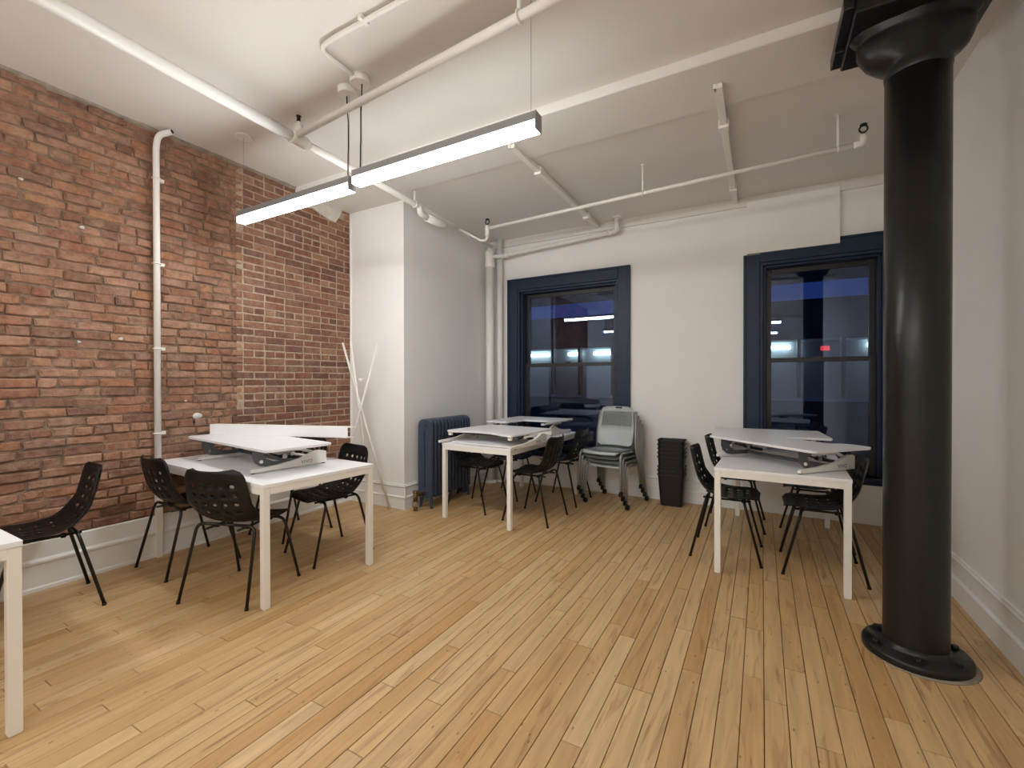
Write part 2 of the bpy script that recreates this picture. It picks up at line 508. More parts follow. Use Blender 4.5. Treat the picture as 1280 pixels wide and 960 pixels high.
for kind in ('old','new'):
    mb, tn = jb[kind]
    o = mb.build('brick', M['brick_%s_far' % kind], wl, kind='stuff')
    at = o.data.attributes.new('tone', 'FLOAT', 'FACE'); at.data.foreach_set('value', tn)
MB().box(XB-.01, XB+.02, YF, -.62, .3, HF).build('wall_left', M['wall'], kind='structure')
# lumps of plaster and holes left in the brick
def lump(x, y, z, r, mat, name, sx=.35, seed=0):
    rn = random.Random(seed); b = MB()
    rings = [(1,.0),(.85,.4),(.5,.75),(.15,1)]
    vs = []; n = 9
    ph = [rn.uniform(.75,1.25) for _ in range(n)]
    for rr, hh in rings:
        for k in range(n):
            a = 2*math.pi*k/n; vs.append((x+hh*r*sx, y+math.cos(a)*rr*r*ph[k], z+math.sin(a)*rr*r*.8*ph[(k*2)%n]))
    fs = [(i*n+k, i*n+(k+1)%n, (i+1)*n+(k+1)%n, (i+1)*n+k) for i in range(3) for k in range(n)] + [tuple(range(3*n,4*n))]
    b.add(vs, fs, True); return b.build(name, mat, wl)
for i, (y, z, r) in enumerate(((1.985,1.06,.036),(.98,2.63,.014),(1.03,1.27,.014),(1.27,2.41,.016),(1.36,2.05,.013),(1.48,1.66,.015),(1.56,1.47,.013),(1.9,1.19,.011),(1.25,1.62,.012))):
    lump(XB-.004, y, z, r, M['plaster_rough'], 'plaster_lump', .4, i)
lump(XB-.003, 1.972, 1.018, .02, M['darkening'], 'hole', .3, 77)
# broken white plaster round the beam's end
pb = MB()
poly = [(2.9,3.30),(2.9,3.17),(3.02,3.13),(3.08,3.145),(3.17,3.12),(3.26,3.095),(3.36,3.085),(3.40,3.14),(3.44,3.21),(3.47,3.30)]
pb.prism([(a,c) for a,c in poly], 0, .03, Matrix(((0,0,1,XB-.012),(1,0,0,0),(0,1,0,0),(0,0,0,1))))
pb.build('beam_end_plaster', M['plaster_rough'], wl)
# ragged dusty band where brick meets ceiling
rb = MB(); n = 60; rn = random.Random(5)
vs = []
for k in range(n+1):
    y = -.6 + (2.9+.6)*k/n
    hgt = .018 + rn.uniform(0,.012)
    vs += [(XB-.01, y, HF-hgt), (XB+.012+rn.uniform(-.004,.006), y, HF-hgt*.7), (XB+.022+rn.uniform(-.005,.008), y, HF+.002)]
rb.add(vs, [(k*3+a, k*3+3+a, k*3+4+a, k*3+1+a) for k in range(n) for a in (0,1)])
rb.build('plaster_edge', plain('dusty plaster edge', srgb(150,138,126), .9, var=.25, scale=14, bump=.4), wl)

# pier in the corner, back wall with window openings, right wall, front wall
MB().box(XB-.16, XP, YP, YB+.25, -.02, HF).build('wall_pier', M['wall'], kind='structure')
# ragged plaster edge of the pier next to the brick
rb = MB(); vs = []; n = 80
for k in range(n+1):
    z = .27 + (3.2-.27)*k/n
    vs += [(XB-.005, YP-.001, z), (XB+.012+rn.uniform(-.006,.008), YP-.012, z), (XB+.03, YP+.002, z)]
rb.add(vs, [(k*3+a, k*3+3+a, k*3+4+a, k*3+1+a) for k in range(n) for a in (0,1)])
rb.build('trim_1', M['wall'], kind='structure')
# window openings: (x0, x1, z0, z1)
W1 = (-2.85, -1.49, .44, 2.56); W2 = (-.02, 1.0, .44, 2.56)
bw = MB()
T = .26
for x0, x1, z0, z1 in ((XP-.1, W1[0], -.02, HF),(W1[1], W2[0], -.02, HF),(W2[1], XR+.2, -.02, HF),
                       (W1[0], W1[1], -.02, W1[2]),(W1[0], W1[1], W1[3], HF),(W2[0], W2[1], -.02, W2[2]),(W2[0], W2[1], W2[3], HF)):
    bw.box(x0, x1, YB, YB+T, z0, z1)
bw.build('wall_back', M['wall'], kind='structure')
MB().box(XR, XR+.16, YF, YB+T, -.02, HF).build('wall_right', M['wall'], kind='structure')
MB().box(XB-.16, XR+.16, YF-.16, YF, -.02, HF).build('wall_front', M['wall'], kind='structure')
# ---- ceiling, beam across the room
MB().box(XB-.2, XR+.2, YF-.2, 2.885, HF, HF+.15).build('ceiling', M['ceiling'], kind='structure')
MB().box(XB-.2, XR+.2, 3.407, YB+.3, HB, HF+.15).build('ceiling', M['ceiling'], kind='structure')
bevel_obj(MB().box(XB+.001, XR+.1, 2.885, 3.40, HS, HF+.15).build('trim_2', M['ceiling'], kind='structure'), .008)
MB().box(XP, XR, YB-.03, YB+.01, HB-.095, HB+.01).build('trim_3', M['ceiling'], kind='structure')
MB().box(-.14, .645, YB-.05, YB+.01, 2.655, HB-.06).build('trim_4', M['wall'], kind='structure')

# ---- baseboards
def base_profile(h1, h2, p):      # (outwards, z) going up
    return [(0,0),(p,0),(p,h1-.012),(p+.006,h1-.008),(p+.006,h1+.002),(p*.45,h1+.01),(p*.45,h2-.035),(p*.45+.008,h2-.03),(p*.45+.01,h2-.02),(p*.45+.004,h2-.012),(p*.45+.002,h2),(0,h2)]
def baseboard(name, a, b_, nrm, prof):
    a, b_, nrm = Vector((*a,0)), Vector((*b_,0)), Vector((*nrm,0))
    m_ = MB(); n = len(prof)
    vs = [a+nrm*o+Vector((0,0,z)) for o,z in prof] + [b_+nrm*o+Vector((0,0,z)) for o,z in prof]
    fs = [(i,(i+1)%n,(i+1)%n+n,i+n) for i in range(n)] + [tuple(range(n)), tuple(range(n,2*n))]
    m_.add(vs, fs); return m_.build(name, M['trim_white'], kind='structure')
P1 = base_profile(.126, .262, .02)
PL = [(0,0),(.028,0),(.028,.02),(.022,.03),(.022,.165),(.032,.178),(.032,.19),(.014,.205),(.014,.31),(.004,.318),(0,.318)]
baseboard('baseboard_left', (XB,YF), (XB,YP), (1,0), PL)
baseboard('baseboard_pier', (XB,YP), (XP+.024,YP), (0,-1), P1)
baseboard('baseboard_pier', (XP,YP-.012), (XP,YB), (1,0), P1)
baseboard('baseboard_back', (W1[1]+.13,YB), (W2[0]-.14,YB), (0,-1), P1)
baseboard('baseboard_right', (XR,YF), (XR,YB), (-1,0), P1)

# ------------------------------------------------------------------ windows
def window(name, op, cl, cr, top, left_top=None):
    x0, x1, z0, z1 = op
    b = MB()
    yb = YB
    # flat casing round the opening
    b.box(x0-cl, x0, yb-.028, yb+.01, .37, left_top or top); b.box(x1, x1+cr, yb-.028, yb+.01, .37, top)
    b.box(x0, x1, yb-.028, yb+.01, z1, top); b.box(x0, x1, yb-.02, yb+.01, .37, z0)
    # back band on the outer edge
    b.box(x0-cl-.004, x0-cl+.022, yb-.042, yb, .37, left_top or top+.004); b.box(x0-cl if not left_top else .64, x1+cr, yb-.042, yb, top-.02, top+.004)
    if cr > .1: b.box(x1+cr-.022, x1+cr+.004, yb-.042, yb, .37, top+.004)
    w_ = b.build(name, M['navy'], kind='structure')
    bevel_obj(w_, .004)
    f = MB()                                         # stepped jamb linings
    f.box(x0, x0+.03, yb-.012, yb+T, z0, z1); f.box(x1-.03, x1, yb-.012, yb+T, z0, z1)
    f.box(x0+.03, x1-.03, yb-.012, yb+T, z1-.03, z1)
    f.box(x0+.03, x0+.055, yb+.03, yb+T, z0, z1-.03); f.box(x1-.055, x1-.03, yb+.03, yb+T, z0, z1-.03)
    f.box(x0+.03, x1-.03, yb+.03, yb+T, z1-.05, z1-.03)
    f.box(x0, x1, yb-.05, yb+T, z0-.03, z0)
    bevel_obj(f.build('jamb_lining', M['navy'], w_), .003)
    a0, a1 = x0+.055, x1-.055
    zm = 1.56
    def sash(y, zb, zt, bot, topr):
        s = MB(); st = .05
        s.box(a0, a0+st, y, y+.04, zb, zt); s.box(a1-st, a1, y, y+.04, zb, zt)
        s.box(a0+st, a1-st, y, y+.04, zb, zb+bot); s.box(a0+st, a1-st, y, y+.04, zt-topr, zt)
        o = bevel_obj(s.build('sash', M['bronze'], w_), .004)
        MB().box(a0+st-.005, a1-st+.005, y+.016, y+.022, zb+bot-.005, zt-topr+.005).build('pane', M['glass'], o)
        return o
    sash(yb+.10, z0, zm+.022, .075, .045)
    sash(yb+.145, zm-.022, z1-.05, .045, .05)
    l = MB(); l.box((a0+a1)/2-.03, (a0+a1)/2+.03, yb+.085, yb+.11, zm+.02, zm+.035); l.build('sash_lock', M['bronze'], w_)
    for fx in (.33, .75):
        MB().box(a0+(a1-a0)*fx-.02, a0+(a1-a0)*fx+.02, yb+.135, yb+.15, z1-.075, z1-.05).build('sash_stop', M['bronze'], w_)
    return w_
window('window_1', W1, .14, .14, 2.70)
window('window_2', W2, .145, .058, 2.715, 2.645)

# ------------------------------------------------------------------ made-up building outside, standing in for the room reflected in the glass
ext = empty('reflection_standin', (-2,14,0), label='dark made-up office building outside, its dimly lit glass standing in for window reflections', cat='building')
def E(x0,x1,y0,y1,z0,z1,n,m): return MB().box(x0+2,x1+2,y0-14,y1-14,z0,z1).build(n, m, ext)
E(-16,10,14,14.3,2.45,3.48,'upper_wall',M['dark_ext'])
E(-16,10,14,14.3,3.9,9,'parapet_wall',M['dark_ext'])
E(-16,10,14,14.3,-4,.86,'lower_wall',M['dark_ext'])
M['strip'] = emit('glowing blue strip', (.05,.11,.50), .27)  # invented glowing strip for a blue band of unclear origin
E(-16,10,13.95,14.05,3.48,3.9,'glow_strip',M['strip'])
E(-16,10,13.9,14.0,.82,.9,'sill',M['ext_room'])
E(-16,10,16,16.2,-.2,3,'office_wall',M['ext_room']); E(-16,10,14.3,16,2.5,2.6,'office_ceiling',M['ext_room'])
xx = -15.6
rn = random.Random(3)
while xx < 9:
    E(xx-.04,xx+.04,13.97,14.2,.86,2.45,'mullion',M['bronze']); xx += rn.choice((.95,1.0,1.1))
M['cove'] = emit('cove light', (.66,.88,.94), 6.0)
for (a, c) in ((-8.4,-7.2),(-6.4,-5.9),(-5.4,-4.2),(-.6,.75),(2.6,4.0)):
    E(a,c,15.85,15.98,2.3,2.42,'cove_lamp',M['cove'])
M['exit_red'] = emit('red sign', (.9,.05,.07), 1.0)
E(1.38,1.58,14.6,14.64,2.16,2.28,'red_exit_light',M['exit_red'])

# ------------------------------------------------------------------ linear pendants
def pendant(x0, x1, y, label, left_cable=True, z0=2.605, lit='lamp'):
    L = x1-x0
    t = empty('pendant_lamp', ((x0+x1)/2, y, z0), label=label, cat='lamp', group='linear pendant lights')
    h = L/2; wv = .034
    bevel_obj(MB().box(-h+.003, h-.003, -wv, wv, .044, .088).build('housing', M['lamp_body'], t), .003)
    bevel_obj(MB().box(-h+.004, h-.004, -wv+.001, wv-.001, 0, .044).build('diffuser', M[lit], t), .004)
    for s in (-1,1):
        bevel_obj(MB().box(s*h-.003, s*h+.003, -wv-.001, wv+.001, -.002, .09).build('end_cap', M['lamp_body'], t), .001)
    zc = HF - z0
    for s in (-1,1):
        xe = s*(h-.04)
        power = (s == 1) == (not left_cable)
        if power:
            MB().lathe([(.06,zc-.045),(.063,zc-.04),(.063,zc-.003),(.06,zc)], (xe,0,0), 24).build('canopy', M['pipe_white'], t)
            pts = [(xe-.012*s,.004,zc-.045),(xe-.01*s,.004,zc-.12),(xe+.004,.002,zc-.22),(xe+.006,0,zc-.4),(xe+.002,.001,.25),(xe,0,.085)]
            MB().tube(pts, .0042, 8).build('power_cable', M['cable'], t)
            MB().tube([(xe+.015,0,zc-.045),(xe+.015,0,.085)], .0009, 6).build('suspension_wire', M['wire'], t)
        else:
            MB().lathe([(.062,zc-.012),(.065,zc-.01),(.065,zc)], (xe,0,0), 24).build('canopy', M['pipe_white'], t)
            MB().tube([(xe,0,zc-.006),(xe,0,.085)], .0009, 6).build('suspension_wire', M['wire'], t)
    return t
pendant(-3.63, -2.365, 2.085, 'grey linear pendant light nearest the brick wall, black cable at its right end', left_cable=False)
pendant(-2.285, -.985, 2.045, 'grey linear pendant light in mid ceiling, black cable at its left end', left_cable=True)
for y, row in ((-.5,'first'),(-3.0,'second')):  # unseen lamps added to light the right wall and ceiling
    for x0, place in ((-3.6,'nearest the brick wall'),(-2.25,'in the middle'),(-.9,'nearest the right wall')):
        pendant(x0, x0+1.265, y, 'unseen grey linear pendant light added behind the viewpoint, %s row, %s' % (row, place), lit='lamp_added')

# ------------------------------------------------------------------ pipes
def pipe(name, label, loc=(0,0,0), cat='pipe'): return empty(name, loc, label=label, cat=cat)
# main sprinkler pipe along the room
t = pipe('sprinkler_main_pipe', 'thick white sprinkler pipe running along the ceiling from the photo\'s top left to the corner')
x_at = lambda y: -2.845 - .046*y
b = MB(); b.cyl((x_at(-4.5),-4.5,3.1),(x_at(2.1),2.1,3.1), .037, 16); b.build('pipe_run', M['pipe_white'], t)
b = MB(); b.cyl((x_at(2.1),2.1,3.1),(x_at(4.98),4.98,3.1), .028, 16); b.build('pipe_run', M['pipe_white'], t)
b = MB()
b.tube([(x_at(2.04),2.04,3.1),(x_at(2.055),2.055,3.1),(x_at(2.075),2.075,3.1),(x_at(2.15),2.15,3.1),(x_at(2.165),2.165,3.1),(x_at(2.19),2.19,3.1)],[.041,.046,.042,.042,.043,.034],16)
b.tube([(x_at(2.12),2.12,3.1),(x_at(2.12)+.01,2.1,3.16),(x_at(2.12)+.012,2.1,3.2)],[.038,.036,.031],14)
b.build('tee_fitting', M['pipe_white'], t)
MB().cyl((x_at(2.12)+.012,2.1,3.2),(x_at(2.12)+.012,2.1,3.225),.012,10).build('sprinkler_stem', M['pipe_white'], t)
b = MB(); b.cyl((x_at(2.12)+.012,2.1,3.225),(x_at(2.12)+.012,2.1,3.25),.013,10); b.cyl((x_at(2.12)+.012,2.1,3.262),(x_at(2.12)+.012,2.1,3.267),.018,10)
b.box(x_at(2.12)-.002,x_at(2.12)+.002,2.097,2.103,3.25,3.264); b.box(x_at(2.12)+.022,x_at(2.12)+.026,2.097,2.103,3.25,3.264); b.build('sprinkler_head', M['black_metal'], t)
# hanger + elbow with drop near the pier
y0 = 3.42
b = MB(); b.cyl((x_at(y0),y0,3.1),(x_at(y0),y0,HB),.011,8); b.tube([(x_at(y0)+.034*math.cos(a),y0,3.1+.034*math.sin(a)) for a in [i*math.pi/6 for i in range(12)]],.006,6,closed=True); b.build('hanger', M['pipe_white'], t)
b = MB(); b.tube(fillet([(x_at(3.5)+.005,3.5,3.1),(x_at(3.5)+.005,3.5,3.035),(x_at(3.5)+.01,3.62,3.02)],.03),[.03]*7+[.034],14); b.tube([(x_at(3.62)+.015,3.6,3.021),(x_at(3.9)+.02,3.86,3.03),(x_at(4)+.02,3.9,3.035)],[.04,.04,.026],14)
b.build('elbow_fitting', M['pipe_white'], t)
# cross pipe
t = pipe('sprinkler_branch_pipe', 'white sprinkler branch pipe crossing the ceiling above the two pendant lights')
yA = 2.1
yc = lambda x: 2.062-.078*(x+2.75)
MB().cyl((x_at(2.12)+.035,yc(-2.9),3.11),(1.05,yc(1.05),3.11),.0235,14).build('pipe_run', M['pipe_white'], t)
for xx in (-1.03,.5):
    yy = yc(xx)
    b = MB(); b.cyl((xx,yy,3.11),(xx,yy,HF),.012,8); b.tube([(xx,yy+.03*math.cos(a),3.11+.03*math.sin(a)) for a in [i*math.pi/6 for i in range(12)]],.007,6,closed=True); b.build('hanger', M['pipe_white'], t)
# electrical conduit feeding the pendants
t = pipe('ceiling_conduit', 'thin white bent conduit on the ceiling leading to the lamp canopies', cat='conduit')
MB().tube(fillet([(-2.243,2.0,3.268),(-2.235,1.735,3.268),(-2.1,1.722,3.268),(1.05,1.71,3.268)],.16,8),.0125,10).build('conduit_run', M['pipe_white'], t)
for xx in (-1.86,-.6):
    MB().box(xx-.012,xx+.012,1.69,1.75,3.262,3.288).build('strap', M['pipe_white'], t)
# wall conduit on the brick
t = pipe('wall_conduit', 'white vertical conduit on the brick wall with a curved top', cat='conduit')
MB().tube(fillet([(XB+.04,1.688,.60),(XB+.04,1.688,3.15),(XB+.05,1.70,3.235),(XB+.13,1.755,3.265)],.1,7),.0215,12).build('conduit_run', M['pipe_white'], t)
MB().cyl((XB+.13,1.755,3.265),(XB+.133,1.757,3.266),.015,10).build('open_end', M['darkening'], t)
for z in (.95,1.6,2.25,2.9):
    b = MB(); b.tube([(XB+.04+.026*math.cos(a),1.688+.026*math.sin(a),z) for a in [i*math.pi/6 for i in range(12)]],.005,6,closed=True); b.box(XB-.005,XB+.03,1.712,1.745,z-.012,z+.012); b.build('strap', M['pipe_white'], t)
# sprinkler pipe below back ceiling
t = pipe('back_sprinkler_pipe', 'thin white sprinkler pipe above the windows ending in a black sprinkler head')
p0 = (-2.60,4.13,3.0); p1 = (.585,3.935,3.0)
MB().tube([p0,p1],.0165,12).build('pipe_run', M['pipe_white'], t)
b = MB(); b.cyl((-2.60,4.13,2.92),(-2.60,4.13,3.03),.025,12); b.tube(fillet([(-2.6,4.13,2.92),(-2.61,4.13,2.88),(-2.68,4.14,2.88),(-3.0,4.16,3.07)],.03),.014,8); b.build('riser_fitting', M['pipe_white'], t)
for (xx) in (-.92,.472):
    yy = 4.13 + (3.935-4.13)*(xx+2.6)/3.185
    b = MB(); b.cyl((xx,yy,3.0),(xx,yy,HB),.009,8); b.tube([(xx,yy+.02*math.cos(a),3.0+.022*math.sin(a)) for a in [i*math.pi/6 for i in range(12)]],.006,6,closed=True); b.cyl((xx,yy,HB-.006),(xx,yy,HB),.02,10); b.build('hanger', M['pipe_white'], t)
b = MB(); b.tube(fillet([(.56,3.936,3.0),(.615,3.933,3.0),(.615,3.933,3.06)],.025),[.022]*8,12); b.build('elbow_fitting', M['pipe_white'], t)
for (xx, yy, z) in ((.615,3.933,3.06),(-2.60,4.13,3.03)):
    b = MB(); b.cyl((xx,yy,z),(xx,yy,z+.018),.011,10)
    b.tube([(xx+.024*math.cos(a),yy,z+.04+.024*math.sin(a)) for a in [i*math.pi/6 for i in range(12)]],.006,6,closed=True); b.cyl((xx,yy,z+.066),(xx,yy,z+.072),.022,12); b.build('sprinkler_head', M['black_metal'], t)
# steam pipe + standpipes in the corner
t = pipe('steam_branch_pipe', 'white steam pipe running under the back ceiling from the corner standpipe')
pts = fillet([(-3.12,5.1,3.0),(-2.98,5.13,3.0),(-1.49,5.15,3.085),(-1.472,5.15,3.1),(-1.472,5.15,HB)],.05,5)
MB().tube(pts,.026,12).build('pipe_run', M['pipe_white'], t)
MB().tube([(-2.98,5.13,3.0),(-2.9,5.132,3.005)],.037,12).build('coupling', M['pipe_white'], t)
MB().cyl((-1.472,5.15,HB-.012),(-1.472,5.15,HB),.05,14).build('ceiling_flange', M['pipe_white'], t)
MB().tube([(-1.58,5.15,3.08),(-1.53,5.15,3.083)],.036,12).build('coupling', M['pipe_white'], t)
t = pipe('corner_standpipe', 'thick white vertical pipe in the corner left of the left window', (-3.17,5.10,0))
MB().cyl((0,0,0),(0,0,2.92),.056,20).build('pipe_run', M['pipe_white'], t)
MB().lathe([(.06,2.86),(.068,2.87),(.068,2.91),(.061,2.92),(.06,2.97),(.066,2.98),(.066,3.06),(.05,3.08),(.035,3.1),(.03,3.149)],(0,0,0),20).build('coupling', M['pipe_white'], t)
MB().lathe([(.1,0),(.1,.008),(.06,.03),(.057,.03)],(0,0,0),20).build('floor_flange', M['pipe_white'], t)
t = pipe('corner_pipe', 'thinner white vertical pipe squeezed between standpipe and left window', (-3.085,5.215,0))
MB().cyl((0,0,0),(0,0,HB),.042,18).build('pipe_run', M['pipe_white'], t)
MB().lathe([(.07,0),(.07,.008),(.045,.02)],(0,0,0),18).build('floor_flange', M['pipe_white'], t)
# ceiling tracks
def track(x, lab):
    t = pipe('ceiling_track', lab, (x,0,0), 'ceiling track')
    bevel_obj(MB().box(-.024,.024,3.12,5.28,HB-.055,HB-.02).build('rail', M['pipe_white'], t),.002)
    MB().box(-.012,.012,3.36,5.28,HB-.022,HB+.004).build('spacer', M['pipe_white'], t)
    for y in (3.62,4.86):
        bevel_obj(MB().box(-.034,.034,y-.035,y+.035,HB-.075,HB-.005).build('clip', M['pipe_white'], t),.004)
    for y in (3.122,):
        MB().box(-.03,-.012,y-.01,y+.03,HB-.055,HS+.002).build('end_bracket', M['pipe_white'], t)
track(-1.735, 'white ceiling track with two clips, the left one, over the space between the windows')
track(-.245, 'white ceiling track with two clips, the right one, above the right window\'s left edge')

# ------------------------------------------------------------------ iron column
t = empty('iron_column', (.662,2.89,0), label='black painted cast-iron column with round bolted base on the wooden floor', cat='column')
MB().lathe([(.128,.03),(.1262,.06),(.126,1.4),(.1255,2.84)],(0,0,0),48).build('shaft', M['iron'], t)
MB().lathe([(.205,0),(.21,.006),(.21,.03),(.203,.04),(.14,.044),(.131,.052),(.128,.07)],(0,0,0),48).build('base_flange', M['iron'], t)
for k in range(6):
    a = R_(20+60*k); MB().lathe([(.016,0),(.016,.014),(.011,.02)],(.172*math.cos(a),.172*math.sin(a),.041),6,False).build('bolt', M['iron'], t)
b = MB(); n = 64; vs = []
fl = [(2.835,0,.0),(2.845,.006,0),(2.865,.008,0),(2.88,.004,0),(2.89,.004,.01),(2.905,.004,.045),(2.93,.004,.078),(2.965,.005,.10),(3.0,.008,.112),(3.035,.01,.112),(3.05,.012,.104),(3.058,.016,.108),(3.075,.024,.122),(3.088,.03,.13)]
for z, r0, rx in fl:
    for k in range(n):
        a_ = 2*math.pi*k/n; r = .1255 + r0*.5 + rx*abs(math.cos(a_))**5*(.72 if math.cos(a_) > 0 else 1)
        vs.append((r*math.cos(a_), r*math.sin(a_), z))
b.add(vs, [(i*n+k, i*n+(k+1)%n, (i+1)*n+(k+1)%n, (i+1)*n+k) for i in range(len(fl)-1) for k in range(n)], True)
b.build('flared_capital', M['iron'], t)
b = MB(); b.box(-.28,.26,-.235,.235,3.085,3.15,b=.006); bevel_obj(b.build('abacus', M['iron'], t),.003)
b = MB(); b.box(-.31,.28,-.26,.16,3.15,HS-.001); b.box(-.325,-.28,-.24,.24,3.11,3.17); b.box(-.325,-.28,.05,.2,3.09,3.12); bevel_obj(b.build('bearing_plate', M['iron'], t),.004)
# patched floor edge around base
MB().lathe([(.219,0),(.214,.004),(.2,.005)],(0.012,-.006,0),36).build('grout_ring', plain('grey grout', srgb(140,130,115), .9, var=.25, scale=30), t)

# ------------------------------------------------------------------ tables
def table(c, hx, hy, rz, label):
    t = empty('work_table', (c[0],c[1],0), R_(rz), label=label, cat='table')
    bevel_obj(MB().box(-hx,hx,-hy,hy,.718,.74).build('tabletop', M['table_white'], t),.0015)
    f = MB(); e = .002; k = .04
    f.box(-hx+e+k,hx-e-k,-hy+e,-hy+e+.025,.677,.7175); f.box(-hx+e+k,hx-e-k,hy-e-.025,hy-e,.677,.7175)
    f.box(-hx+e,-hx+e+.025,-hy+e+k,hy-e-k,.677,.7175); f.box(hx-e-.025,hx-e,-hy+e+k,hy-e-k,.677,.7175)
    f.build('apron', M['frame_white'], t)
    for sx in (-1,1):
        for sy in (-1,1):
            x0, y0 = sx*(hx-e-k/2), sy*(hy-e-k/2)
            l = bevel_obj(MB().box(x0-k/2,x0+k/2,y0-k/2,y0+k/2,.004,.7175).build('leg', M['frame_white'], t),.002)
            MB().box(x0-k/2+.004,x0+k/2-.004,y0-k/2+.004,y0+k/2-.004,0,.004).build('foot_pad', M['frame_white'], l)
    return t
TL = table((-3.285,2.03), .765, .405, -3.3, 'white work table against the brick wall under the pendant light')
TM = table((-2.335,4.30), .395, .785, -1.8, 'white work table lengthwise beside the navy radiator')
TR = table((.128,4.225), .39, .80, -2.2, 'white work table lengthwise behind the black column')
TE = table((-3.262,.18), .785, .41, 0, 'white work table cut off by the photo\'s left edge')

# ------------------------------------------------------------------ desk risers
def text_mesh(txt, size):
    cu = bpy.data.curves.new('lettering', 'FONT'); cu.body = txt; cu.size = size; cu.extrude = .0004; cu.space_character = 1.15
    tmp = bpy.data.objects.new('tmp', cu); C.objects.link(tmp)
    dg = bpy.context.evaluated_depsgraph_get(); me = bpy.data.meshes.new_from_object(tmp.evaluated_get(dg))
    bpy.data.objects.remove(tmp); return me
def riser(loc, rz, W, D, zt, label, rail=.86, raillen=.53, front='straight', notch=None, tray=False, brackets=True, base=True, railoff=0, blocks=False):
    """front edge at y=0 (towards -Y), board top at zt above the table top; local origin on the table top"""
    t = empty('desk_riser', loc, R_(rz), label=label, cat='desk riser', group='white standing desk risers on the tables')
    h = W/2
    def rc(x, y, sx, sy, r=.035):           # rounded corner
        return [(x - sx*r + sx*r*math.cos(a), y - sy*r + sy*r*math.sin(a)) for a in [i*math.pi/8 for i in range(5)]]
    poly = []
    poly += rc(-h,0,-1,-1)[::1]
    if front == 'concave':
        poly += [(-h+.12+(W-.24)*i/16, .0+.085*math.sin(math.pi*i/16)**.8) for i in range(17)]
    poly += rc(h,0,1,-1)[::-1]
    poly += rc(h,D,1,1)
    if notch:
        n0, n1, nd = notch
        poly += [(n1+.04,D),(n1,D-.02),(n1-.05,D-nd),(n0+.05,D-nd),(n0,D-.02),(n0-.04,D)]
    poly += rc(-h,D,-1,1)[::-1]
    bm = bmesh.new(); vs = [bm.verts.new((x,y,zt-.018)) for x,y in poly]; f = bm.faces.new(vs)
    r_ = bmesh.ops.extrude_face_region(bm, geom=[f]); bmesh.ops.translate(bm, verts=[v for v in r_['geom'] if isinstance(v, bmesh.types.BMVert)], vec=(0,0,.018))
    bmesh.ops.recalc_face_normals(bm, faces=bm.faces[:])
    me = bpy.data.meshes.new('board'); bm.to_mesh(me); bm.free(); me.materials.append(M['riser_white'])
    bevel_obj(link('board', me, t), .003, 2, 50)
    rh = rail/2
    zt0 = zt-.02
    if base:
        for s in (-1,1):
            xx = s*rh
            ro = railoff
            prof = [(ro,.006),(ro,.022),(ro+.012,.028),(.17,.038),(.33,.062),(.43,.098),(.455,.104),(.49,.100),(raillen,.09),(raillen,.006)]
            Mx = Matrix(((0,0,1,xx-.0125),(1,0,0,0),(0,1,0,0),(0,0,0,1)))
            r = bevel_obj(MB().prism(prof,0,.025,Mx).build('base_rail', M['frame_white'], t),.002)
            MB().box(xx-.01,xx+.01,.004,.02,0,.0065).build('rubber_foot', M['black_plastic'], r)
            MB().box(xx-.01,xx+.01,raillen-.03,raillen-.01,0,.0065).build('rubber_foot', M['black_plastic'], r)
            # lift arm from the rail's tall end forward to the board
            a = MB(); x2 = xx - s*.03
            a.tube([(x2,.455,.085),(x2,.36,min(.12,zt0-.015)),(x2,.2,zt0-.02)],.011,8); bevel_obj(a.build('lift_arm', M['frame_white'], t),.001)
            a = MB(); x3 = xx - s*.055
            a.tube([(x3,.40,.05),(x3,.22,.085)],.012,10); a.tube([(x3,.22,.085),(x3,.13,zt0-.035)],.006,8); a.build('gas_spring', M['black_metal'], t)
            a = MB(); a.cyl((x3-.012,.25,.08),(x3+.012,.25,.08),.018,12); a.cyl((x3-.012,.3,.09),(x3+.012,.3,.09),.012,12); a.build('pivot', M['chrome'], t)
            if s == 1:
                me = text_mesh('VIVO', .034); me.materials.append(M['letter'])
                o = link('lettering', me, r); o.matrix_local = Matrix(((0,0,1,xx+.0131),(1,0,0,.335),(0,1,0,.022),(0,0,0,1)))
        bevel_obj(MB().box(-rh+.0125,rh-.0125,raillen-.05,raillen-.02,.008,.04).build('cross_bar', M['frame_white'], t),.002)
        bevel_obj(MB().box(-rh+.05,rh-.05,.19,.215,zt0-.03,zt0-.002).build('cross_tube', M['riser_grey'], t),.002)
    if brackets:
        for s in (-1,1):
            xx = s*(rh-.02)
            lo = max(.02, zt0-.125)
            prof = [(.02,zt0),(.02,zt0-.05),(.035,zt0-.085),(.07,lo+.01),(.12,lo),(.30,lo),(.33,lo+.012),(.30,lo+.03),(.16,lo+.032),(.11,zt0-.07),(.1,zt0-.045),(.18,zt0)]
            Mx = Matrix(((0,0,1,xx-.003),(1,0,0,0),(0,1,0,0),(0,0,0,1)))
            br = MB().prism(prof,0,.006,Mx).build('tray_bracket', M['riser_grey'], t)
            MB().cyl((xx-s*.003,.075,zt0-.085),(xx+s*.012,.075,zt0-.085),.011,12).build('knob', M['frame_white'], br)
        bevel_obj(MB().box(-rh+.03,rh-.03,.27,.30,max(.022,zt0-.12),max(.03,zt0-.1)).build('tray_bar', M['riser_grey'], t),.002)
    if blocks:
        for s in (-1,1):
            bevel_obj(MB().box(s*(h-.04)-.018,s*(h-.04)+.018,.012,.04,zt-.05,zt-.018).build('corner_block', M['frame_white'], t),.002)
